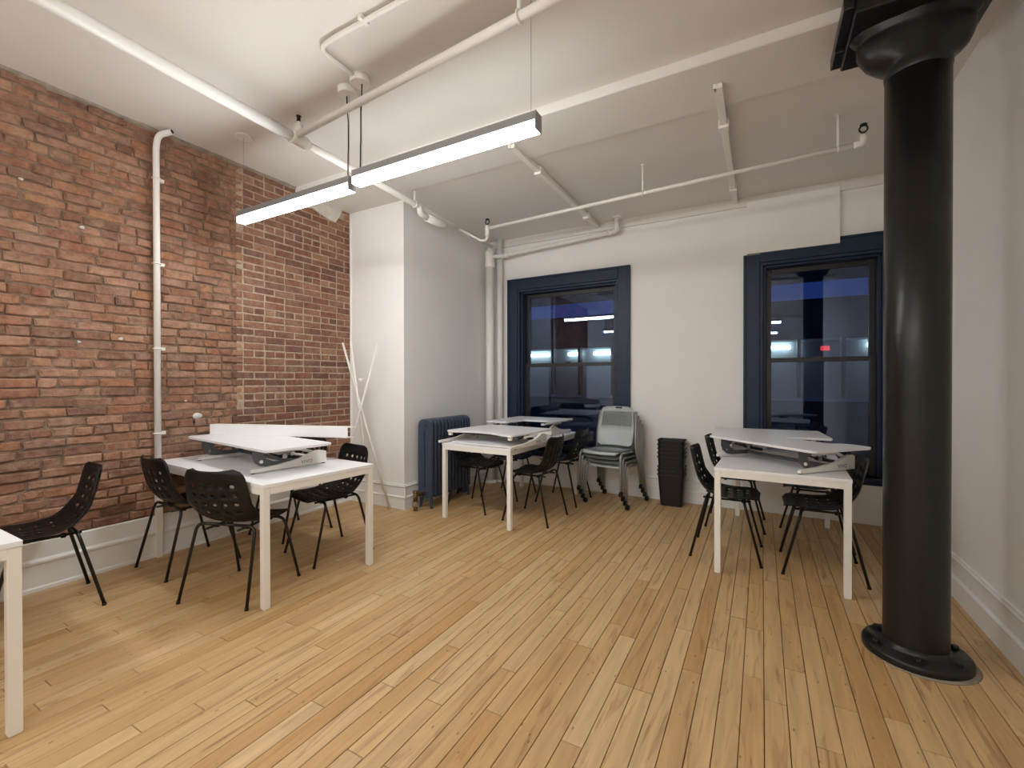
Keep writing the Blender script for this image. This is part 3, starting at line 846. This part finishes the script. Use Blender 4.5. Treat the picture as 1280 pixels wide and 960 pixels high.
    if tray:
        poly = []
        tw = W*.43
        poly = [(-tw,.27),(-tw,.03)] + [(-tw+2*tw*i/14, .0+.03*(1-math.sin(math.pi*i/14))) for i in range(1,14)] + [(tw,.03),(tw,.27)]
        bevel_obj(MB().prism(poly,.004,.020).build('keyboard_tray', M['riser_white'], t),.002)
    return t
zT = .7405
def facing(p0, p1):     # rotation of a front edge running from p0 to p1
    return math.degrees(math.atan2(p1[1]-p0[1], p1[0]-p0[0]))
def put(p0, p1, **k):
    c = ((p0[0]+p1[0])/2, (p0[1]+p1[1])/2, zT)
    return riser(c, facing(p0,p1), math.dist(p0,p1), **k)
put((-3.98,1.855),(-2.70,1.70), D=.46, zt=.175, label='white desk riser on the table by the brick wall, lowered, grey brackets showing')
put((-.385,3.98),(.288,3.373), D=.54, zt=.165, notch=(-.17,.27,.10), rail=.70, raillen=.5, label='white desk riser nearest the black column, set askew over its table\'s front edge')
put((-.36,4.31),(.50,4.37), D=.62, zt=.143, label='white desk riser at the window end of the table behind the column', rail=.72)
put((-2.73,3.56),(-1.93,3.47), D=.72, zt=.125, front='concave', tray=True, brackets=False, rail=.85, railoff=-.07, blocks=True, label='white desk riser with a curved front edge on the table by the radiator')
put((-1.98,5.09),(-2.74,5.12), D=.78, zt=.155, notch=(-.34,.10,.34), label='white desk riser at the window end of the table by the radiator', rail=.66, brackets=False)

# white shelf channel lying across the far riser of the brick-wall table
t = empty('cable_tray', (-3.345,2.19,.9165), R_(17.5), label='long white channel standing on the riser by the brick wall', cat='cable tray')
bevel_obj(MB().box(-.62,.62,-.003,.003,0,.082).build('back_plate', M['table_white'], t),.001)
for z in (.078,0):
    MB().box(-.62,.645,.003,.07,z,z+.004).build('flange', M['frame_white'], t)

# ------------------------------------------------------------------ perforated chairs
def shell_mesh():
    prof = [(-.272,.815),(-.262,.775),(-.248,.715),(-.232,.655),(-.214,.595),(-.190,.540),(-.152,.493),(-.095,.466),(-.03,.455),(.04,.452),(.11,.456),(.17,.462),(.205,.458),(.225,.444)]
    # arc-length spline sampling
    P_ = [Vector((0,y,z)) for y,z in prof]; Ls = [0]
    for a, c in zip(P_, P_[1:]): Ls.append(Ls[-1]+(c-a).length)
    TOT = Ls[-1]
    def at(s):
        s = max(0,min(TOT,s)); i = 0
        while i < len(Ls)-2 and Ls[i+1] < s: i += 1
        t = (s-Ls[i])/(Ls[i+1]-Ls[i])
        p0 = P_[max(i-1,0)]; p1 = P_[i]; p2 = P_[i+1]; p3 = P_[min(i+2,len(P_)-1)]
        return .5*((2*p1)+(p2-p0)*t+(2*p0-5*p1+4*p2-p3)*t*t+(-p0+3*p1-3*p2+p3)*t**3)
    def half(s):
        k = s/TOT
        wv = .205 + .022*math.sin(math.pi*min(1,k*1.25)) 
        if k > .55: wv = .227 - .02*((k-.55)/.45)**2
        r = .075
        if s < r: wv -= r*.9*(1-math.sqrt(max(0,1-(1-s/r)**2)))
        e = TOT-s; r = .09
        if e < r: wv -= r*.8*(1-math.sqrt(max(0,1-(1-e/r)**2)))
        return wv
    def pos(u, s):
        p = at(s); d = (at(s+.004)-at(s-.004)).normalized(); nrm = Vector((0,-d.z,d.y))  # up/forward side
        if nrm.z < 0 and abs(nrm.z) > .5: nrm = -nrm
        if nrm.y < 0 and abs(nrm.y) > .7: nrm = -nrm
        k = s/TOT
        curl = .045*(1-k) + .012*k
        if .3 < k < .6: curl += .02*math.sin(math.pi*(k-.3)/.3)
        return Vector((u*half(s), p.y, p.z)) + nrm*curl*abs(u)**2.2
    ue = [-1,-.78,-.47,-.157,.157,.47,.78,1]
    # rows: (s0, s1, hole half-height or 0)
    rows = [(0,.035,0),(.035,.07,0)]
    s = .07
    for k in range(4): rows.append((s, s+.06, 'b')); s += .06
    rows.append((s, s+.05, 'e')); s += .05
    rows.append((s, s+.055, 'e')); s += .055
    rest = TOT-s-.055
    for k in range(4): rows.append((s, s+rest/4, 's')); s += rest/4
    rows.append((s, TOT, 0))
    bm = bmesh.new(); grid = {}
    def V(u, s):
        k = (round(u,5), round(s,5))
        if k not in grid: grid[k] = bm.verts.new(pos(u,s))
        return grid[k]
    for (s0, s1, hk) in rows:
        sm = (s0+s1)/2
        for c in range(7):
            u0, u1 = ue[c], ue[c+1]; um = (u0+u1)/2
            hole = hk and 0 < c < 6
            if hk == 'e' and c not in (2,3,4) : hole = False
            ring = [(u0,s0),(um,s0),(u1,s0),(u1,sm),(u1,s1),(um,s1),(u0,s1),(u0,sm)]
            if not hole:
                cc = V(um,sm)
                for a in range(0,8,2):
                    bm.faces.new((cc, V(*ring[(a-1)%8]), V(*ring[a]), V(*ring[a+1])))
            else:
                if hk == 'b': ru, rs = .068, .012
                elif hk == 'e': ru, rs = .05, .006
                else: ru, rs = .075, .0065
                ins = []
                for (a, cdir) in ring:
                    du = (a-um)/((u1-u0)/2); ds = (cdir-sm)/((s1-s0)/2)
                    ln = math.hypot(du,ds); ins.append((um+du/ln*ru*1.02, sm+ds/ln*rs*1.02))
                for a in range(8):
                    q = (a+1)%8
                    bm.faces.new((V(*ring[a]), V(*ring[q]), V(*ins[q]), V(*ins[a])))
    bmesh.ops.recalc_face_normals(bm, faces=bm.faces[:])
    bmesh.ops.solidify(bm, geom=bm.faces[:], thickness=.0055)
    bmesh.ops.recalc_face_normals(bm, faces=bm.faces[:])
    for f in bm.faces: f.smooth = True
    me = bpy.data.meshes.new('seat_shell'); bm.to_mesh(me); bm.free()
    me.materials.append(M['black_plastic']); return me
def make_chair():
    t = empty('shell_chair', (0,0,0), cat='chair', group='black perforated shell chairs')
    link('seat_shell', shell_mesh(), t)
    for sx in (-1,1):
        for sy in (-1,1):
            zh = .441 if sy > 0 else .458
            pts = fillet([(sx*.06,sy*.125,zh),(sx*.205,sy*.13,zh),(sx*.235,sy*.238,.012)],.05,6)
            l = MB().tube(pts,.0095,10).build('leg', M['black_metal'], t)
            MB().cyl((sx*.2355,sy*.2395,0),(sx*.2352,sy*.2385,.013),.0115,10).build('foot_cap', M['black_plastic'], l)
    b = MB()
    for sx in (-1,1): b.tube([(sx*.11,-.16,.438),(sx*.11,.17,.438)],.008,8)
    for sy in (-1,1): b.tube([(-.07,sy*.125,.441 if sy > 0 else .458),(.07,sy*.125,.441 if sy > 0 else .458)],.0095,8)
    b.build('seat_frame', M['black_metal'], t)
    for sx in (-1,1):
        for y in (-.08,.12):
            MB().box(sx*.11-.014,sx*.11+.014,y-.012,y+.012,.424,.449,b=.004).build('rubber_pad', M['black_plastic'], t)
    return t
proto = make_chair()
CH = [  # x, y, facing (deg, 0 = +Y), label
    (-3.735, .965, 180-9, 'black perforated chair at the left frame edge, seat under the cut-off table'),
    (-3.72, 1.745, -2, 'black perforated chair, back to us, beside the brick wall and the conduit'),
    (-2.945, 1.69, 19, 'black perforated chair turned away from us, frontmost at the brick-wall table'),
    (-2.995, 2.40, 180-11, 'black perforated chair facing us behind the right leg of the brick-wall table'),
    (-3.70, 2.56, 180, 'black perforated chair mostly hidden behind the brick-wall table, nearest the brick'),
    (-2.665, 4.04, -90, 'black perforated chair beside the radiator, tucked in at the table\'s near end'),
    (-2.625, 4.64, -90, 'black perforated chair beyond the radiator, tucked in at the table\'s window end'),
    (-1.95, 3.98, 90, 'black perforated chair right of the radiator table, at its near end'),
    (-1.965, 4.74, 90, 'black perforated chair right of the radiator table, next to the grey chair stack'),
    (-.24, 3.92, -90, 'black perforated chair left of the column table, at its near end'),
    (-.215, 4.74, -90, 'black perforated chair left of the column table, at its window end'),
    (.37, 3.88, 90, 'black perforated chair under the column table\'s right side, nearer to us'),
    (.39, 4.55, 90, 'black perforated chair under the column table\'s right side, nearer the window'),
]
for i, (x, y, a, lab) in enumerate(CH):
    o = proto if i == 0 else copy_tree(proto)
    o.location = (x, y, 0); o.rotation_euler = (0,0,R_(a)); o['label'] = lab

# ------------------------------------------------------------------ grey stacking chairs (front = -Y locally)
def make_stacker():
    t = empty('stacking_chair', (0,0,0), cat='chair', group='stacked grey chairs on castors')
    # seat pan
    bm = bmesh.new(); nu, nv = 12, 10; g = []
    for j in range(nv+1):
        v = j/nv; row = []
        for i in range(nu+1):
            u = -1+2*i/nu
            hw = .225 - .02*v - (.03*(1-math.sqrt(1-(1-v/.15)**2)) if v < .15 else 0)
            y = -.235 + .43*v
            z = .455 - .012*(1-u*u)*math.sin(math.pi*min(1,v*1.1)) - (.03*(1-v/.12)**2 if v < .12 else 0) - .008*v
            row.append(bm.verts.new((u*hw, y - .025*(1-u*u)*(1-v), z)))
        g.append(row)
    for j in range(nv):
        for i in range(nu): bm.faces.new((g[j][i],g[j][i+1],g[j+1][i+1],g[j+1][i]))
    bmesh.ops.solidify(bm, geom=bm.faces[:], thickness=.012); bmesh.ops.recalc_face_normals(bm, faces=bm.faces[:])
    for f in bm.faces: f.smooth = True
    me = bpy.data.meshes.new('seat'); bm.to_mesh(me); bm.free(); me.materials.append(M['chair_grey']); link('seat', me, t)
    # backrest: curved panel with vertical slots in its upper part and a handle hole
    bm = bmesh.new(); ue = [-1,-.93]
    ns = 15
    for k in range(ns):
        c = -.84+1.68*k/(ns-1); ue += [c-.024, c+.024]
    ue += [.93,1]; vsn = [0,.03,.07,.2,.36,.5,.86,.905,.945,.975,1]
    def bp(u, v):
        hw = .205 + .022*math.sin(math.pi*min(1,v*.9+.1)) - .02*v
        if v < .08: hw -= .05*(1-v/.08)**2
        if v > .93: hw -= .05*((v-.93)/.07)**2
        z = .475+.44*v; y = .155 + .085*v + .012*math.sin(math.pi*v)
        return (u*hw, y + .05*(1-u*u) - .03, z)
    gv = [[bm.verts.new(bp(u,v)) for u in ue] for v in vsn]
    for j in range(len(vsn)-1):
        for i in range(len(ue)-1):
            slot = i >= 2 and i % 2 == 0 and i < len(ue)-2 and 5 <= j < 6 and abs(ue[i]) < .9
            handle = j == 8 and abs((ue[i]+ue[i+1])/2) < .2
            if slot or handle: continue
            bm.faces.new((gv[j][i],gv[j][i+1],gv[j+1][i+1],gv[j+1][i]))
    bmesh.ops.solidify(bm, geom=bm.faces[:], thickness=.01); bmesh.ops.recalc_face_normals(bm, faces=bm.faces[:])
    for f in bm.faces: f.smooth = True
    me = bpy.data.meshes.new('backrest'); bm.to_mesh(me); bm.free(); me.materials.append(M['chair_grey']); link('backrest', me, t)
    for s in (-1,1):
        # front leg: rises from castor, curves back under the seat
        pts = fillet([(s*.25,-.225,.055),(s*.238,-.205,.44),(s*.225,.12,.43)],.06,6)
        l = MB().tube(pts,.013,8).build('front_leg', M['chair_frame'], t)
        pts = fillet([(s*.262,.255,.055),(s*.24,.175,.45),(s*.232,.185,.60),(s*.215,.235,.86)],.08,6)
        l2 = MB().tube(pts,[.014]*(len(pts)-7)+[.017]*7,8).build('rear_leg', M['chair_frame'], t)
        for (leg, x, y) in ((l, s*.25, -.225), (l2, s*.262, .255)):
            b = MB(); b.cyl((x-.016,y+.008,.026),(x-.003,y+.008,.026),.026,14); b.cyl((x+.003,y+.008,.026),(x+.016,y+.008,.026),.026,14); b.box(x-.014,x+.014,y-.012,y+.014,.03,.06,b=.004)
            b.build('castor', M['black_plastic'], leg)
    b = MB(); b.tube([(-.225,.12,.43),(.225,.12,.43)],.011,8); b.tube([(-.238,-.12,.436),(.238,-.12,.436)],.01,8); b.build('cross_bar', M['chair_frame'], t)
    return t
sp = make_stacker()
names = ['grey stacking chair on black castors, bottom of the stack right of the left window','grey stacking chair on black castors, second from the bottom of its stack','grey stacking chair on black castors, third from the bottom of its stack','grey stacking chair with slotted back, topmost of the stack']
for i in range(4):
    o = sp if i == 0 else copy_tree(sp)
    o.location = (-1.43-.016*i, 4.925-.024*i, .048*i); o.rotation_euler = (0,0,R_(-10)); o['label'] = names[i]

# ------------------------------------------------------------------ stack of bins
def make_bin():
    t = empty('waste_bin', (0,0,0), cat='waste bin', group='nested black waste bins')
    def ringp(hx, hy, z, r=.035, n=5):
        out = []
        for cx, cy, a0 in ((hx-r,hy-r,0),(-hx+r,hy-r,90),(-hx+r,-hy+r,180),(hx-r,-hy+r,270)):
            for k in range(n+1):
                a = R_(a0+90*k/n); out.append((cx+r*math.cos(a), cy+r*math.sin(a), z))
        return out
    Hh = .335
    prof = [(.112,.085,0),(.138,.108,Hh),(.140,.110,Hh+.001),(.136,.106,Hh+.001),(.110,.083,.006)]
    vs = []; m = 24
    for hx, hy, z in prof: vs += ringp(hx,hy,z)
    fs = [(i*m+k, i*m+(k+1)%m, (i+1)*m+(k+1)%m, (i+1)*m+k) for i in range(len(prof)-1) for k in range(m)]
    fs += [tuple(range(m))[::-1], tuple(range(4*m,5*m))]
    MB().add(vs, fs, False).build('bin_body', M['black_bin'], t)
    MB().tube([(x,y,z) for x,y,z in ringp(.142,.112,Hh)],.0055,6,closed=True).build('rim', M['black_bin'], t)
    return t
bp_ = make_bin()
zb = [0,.045,.085,.19,.235,.28,.325,.37]
for i, z in enumerate(zb):
    o = bp_ if i == 0 else copy_tree(bp_)
    o.location = (-.855, 5.12, z); o.rotation_euler = (0,0,R_(4+(i%3)-1))
    o['label'] = 'black waste bin in the stack at the back wall, ' + ['standing on the floor','second from the bottom','third from the bottom','fourth from bottom, above a gap','fifth from the bottom','third from the top','second from the top','topmost with open rim'][i]

# ------------------------------------------------------------------ radiator
t = empty('radiator', (-3.125,3.70,0), label='slate blue cast-iron column radiator beside the white pier', cat='radiator')
sec = MB(); prof = []
Hr, hw = .945, .095
def secloop(o_, i_=0):
    r = .07; pts = []
    z0, z1 = .11, Hr
    for cx, cz, a0 in ((hw-r,z1-r,0),(-hw+r,z1-r,90),(-hw+.03,z0+.03,180),(hw-.03,z0+.03,270)):
        rr = r if a0 < 180 else .03
        for k in range(7):
            a = R_(a0+90*k/6); pts.append((cx+(rr-o_)*math.cos(a), cz+(rr-o_)*math.sin(a)))
    return pts
NS = 12; PITCH = .0615
L0 = secloop(.008); L1 = secloop(0)
m = len(L0); vs = []
for (lp, y) in ((L0,.004),(L1,.012),(L1,PITCH-.014),(L0,PITCH-.006)):
    vs += [(x,y,z) for x,z in lp]
fs = [(i*m+k,i*m+(k+1)%m,(i+1)*m+(k+1)%m,(i+1)*m+k) for i in range(3) for k in range(m)] + [tuple(range(m)), tuple(range(3*m,4*m))]
core = None
def section_mesh():
    slot = []
    for x, z in L1:                       # slot between the two columns of the section
        sx = max(-.007, min(.007, x*.2)); sz = max(.22, min(Hr-.115, z))
        slot.append((sx, sz))
    y0, y1 = .006, PITCH-.006
    b = MB(); n = m
    rings = [(slot,y0+.004),(slot,y0+.004),(L0,y0+.002),(L1,y0+.012),(L1,y1-.012),(L0,y1-.002),(slot,y1-.004)]
    vs = []
    for lp, y in rings[1:]: vs += [(x,y,z) for x,z in lp]
    k6 = len(rings)-1
    fs = [(i*n+k, i*n+(k+1)%n, ((i+1)%k6)*n+(k+1)%n, ((i+1)%k6)*n+k) for i in range(k6) for k in range(n)]
    b.add(vs, fs, True)
    b.tube([(0,0,Hr-.06),(0,PITCH,Hr-.06)],.022,10); b.tube([(0,0,.165),(0,PITCH,.165)],.022,10)
    me = b.mesh('section'); bm = bmesh.new(); bm.from_mesh(me); bmesh.ops.remove_doubles(bm, verts=bm.verts[:], dist=1e-5); bmesh.ops.dissolve_degenerate(bm, edges=bm.edges[:], dist=1e-6)
    bmesh.ops.recalc_face_normals(bm, faces=bm.faces[:]); bm.to_mesh(me); bm.free(); me.materials.append(M['navy_radiator'])
    me.set_sharp_from_angle(angle=R_(40)); return me
sm_ = section_mesh()
for k in range(NS):
    link('section', sm_, t, (0, k*PITCH, 0))
for k in (0, NS-1):
    for s in (-1,1):
        MB().tube([(s*.06,(k+.5)*PITCH,.16),(s*.066,(k+.5)*PITCH,.09),(s*.072,(k+.5)*PITCH,.02),(s*.076,(k+.5)*PITCH,0)],[.024,.02,.014,.018],10).build('foot', M['navy_radiator'], t)
b = MB(); b.cyl((-.02,-.115,0),(-.02,-.115,.04),.022,12); b.cyl((-.02,-.115,.05),(-.02,-.115,.10),.03,12); b.tube(fillet([(-.02,-.115,.1),(-.02,-.115,.165),(0,0.02,.165)],.03),.02,10); b.cyl((-.02,-.115,.11),(-.02,-.115,.19),.024,10)
b.build('valve', M['brass'], t, label='brass radiator valve')
MB().lathe([(.034,.05),(.036,.055),(.036,.085),(.034,.09)],(-.02,-.115,0),8,False).build('union_nut', M['chrome'], t)
MB().lathe([(.026,.19),(.03,.196),(.03,.205),(.02,.212)],(-.02,-.115,0),12).build('valve_handle', M['brass'], t)
MB().box(-.01,.06,.64,.70,.03,.11,b=.008).build('bleed_cap', M['navy_radiator'], t)

# ------------------------------------------------------------------ coat stand
t = empty('coat_stand', (-3.72,3.42,0), label='white coat stand of three crossed sticks in front of the pier', cat='coat stand')
for a, c in (((-3.425,3.50,0),(-3.955,3.35,1.763)), ((-4.005,3.265,0),(-3.49,3.41,1.737)), ((-3.73,3.53,0),(-3.795,3.32,1.765))):
    A = Vector(a)-Vector((-3.72,3.42,0)); Bv = Vector(c)-Vector((-3.72,3.42,0))
    MB().cyl(A,Bv,.0115,10).build('stick', M['frame_white'], t)
MB().lathe([(.026,1.345),(.03,1.35),(.03,1.375),(.026,1.38)],(-.005,-.03,0),14).build('clamp_ring', M['frame_white'], t)
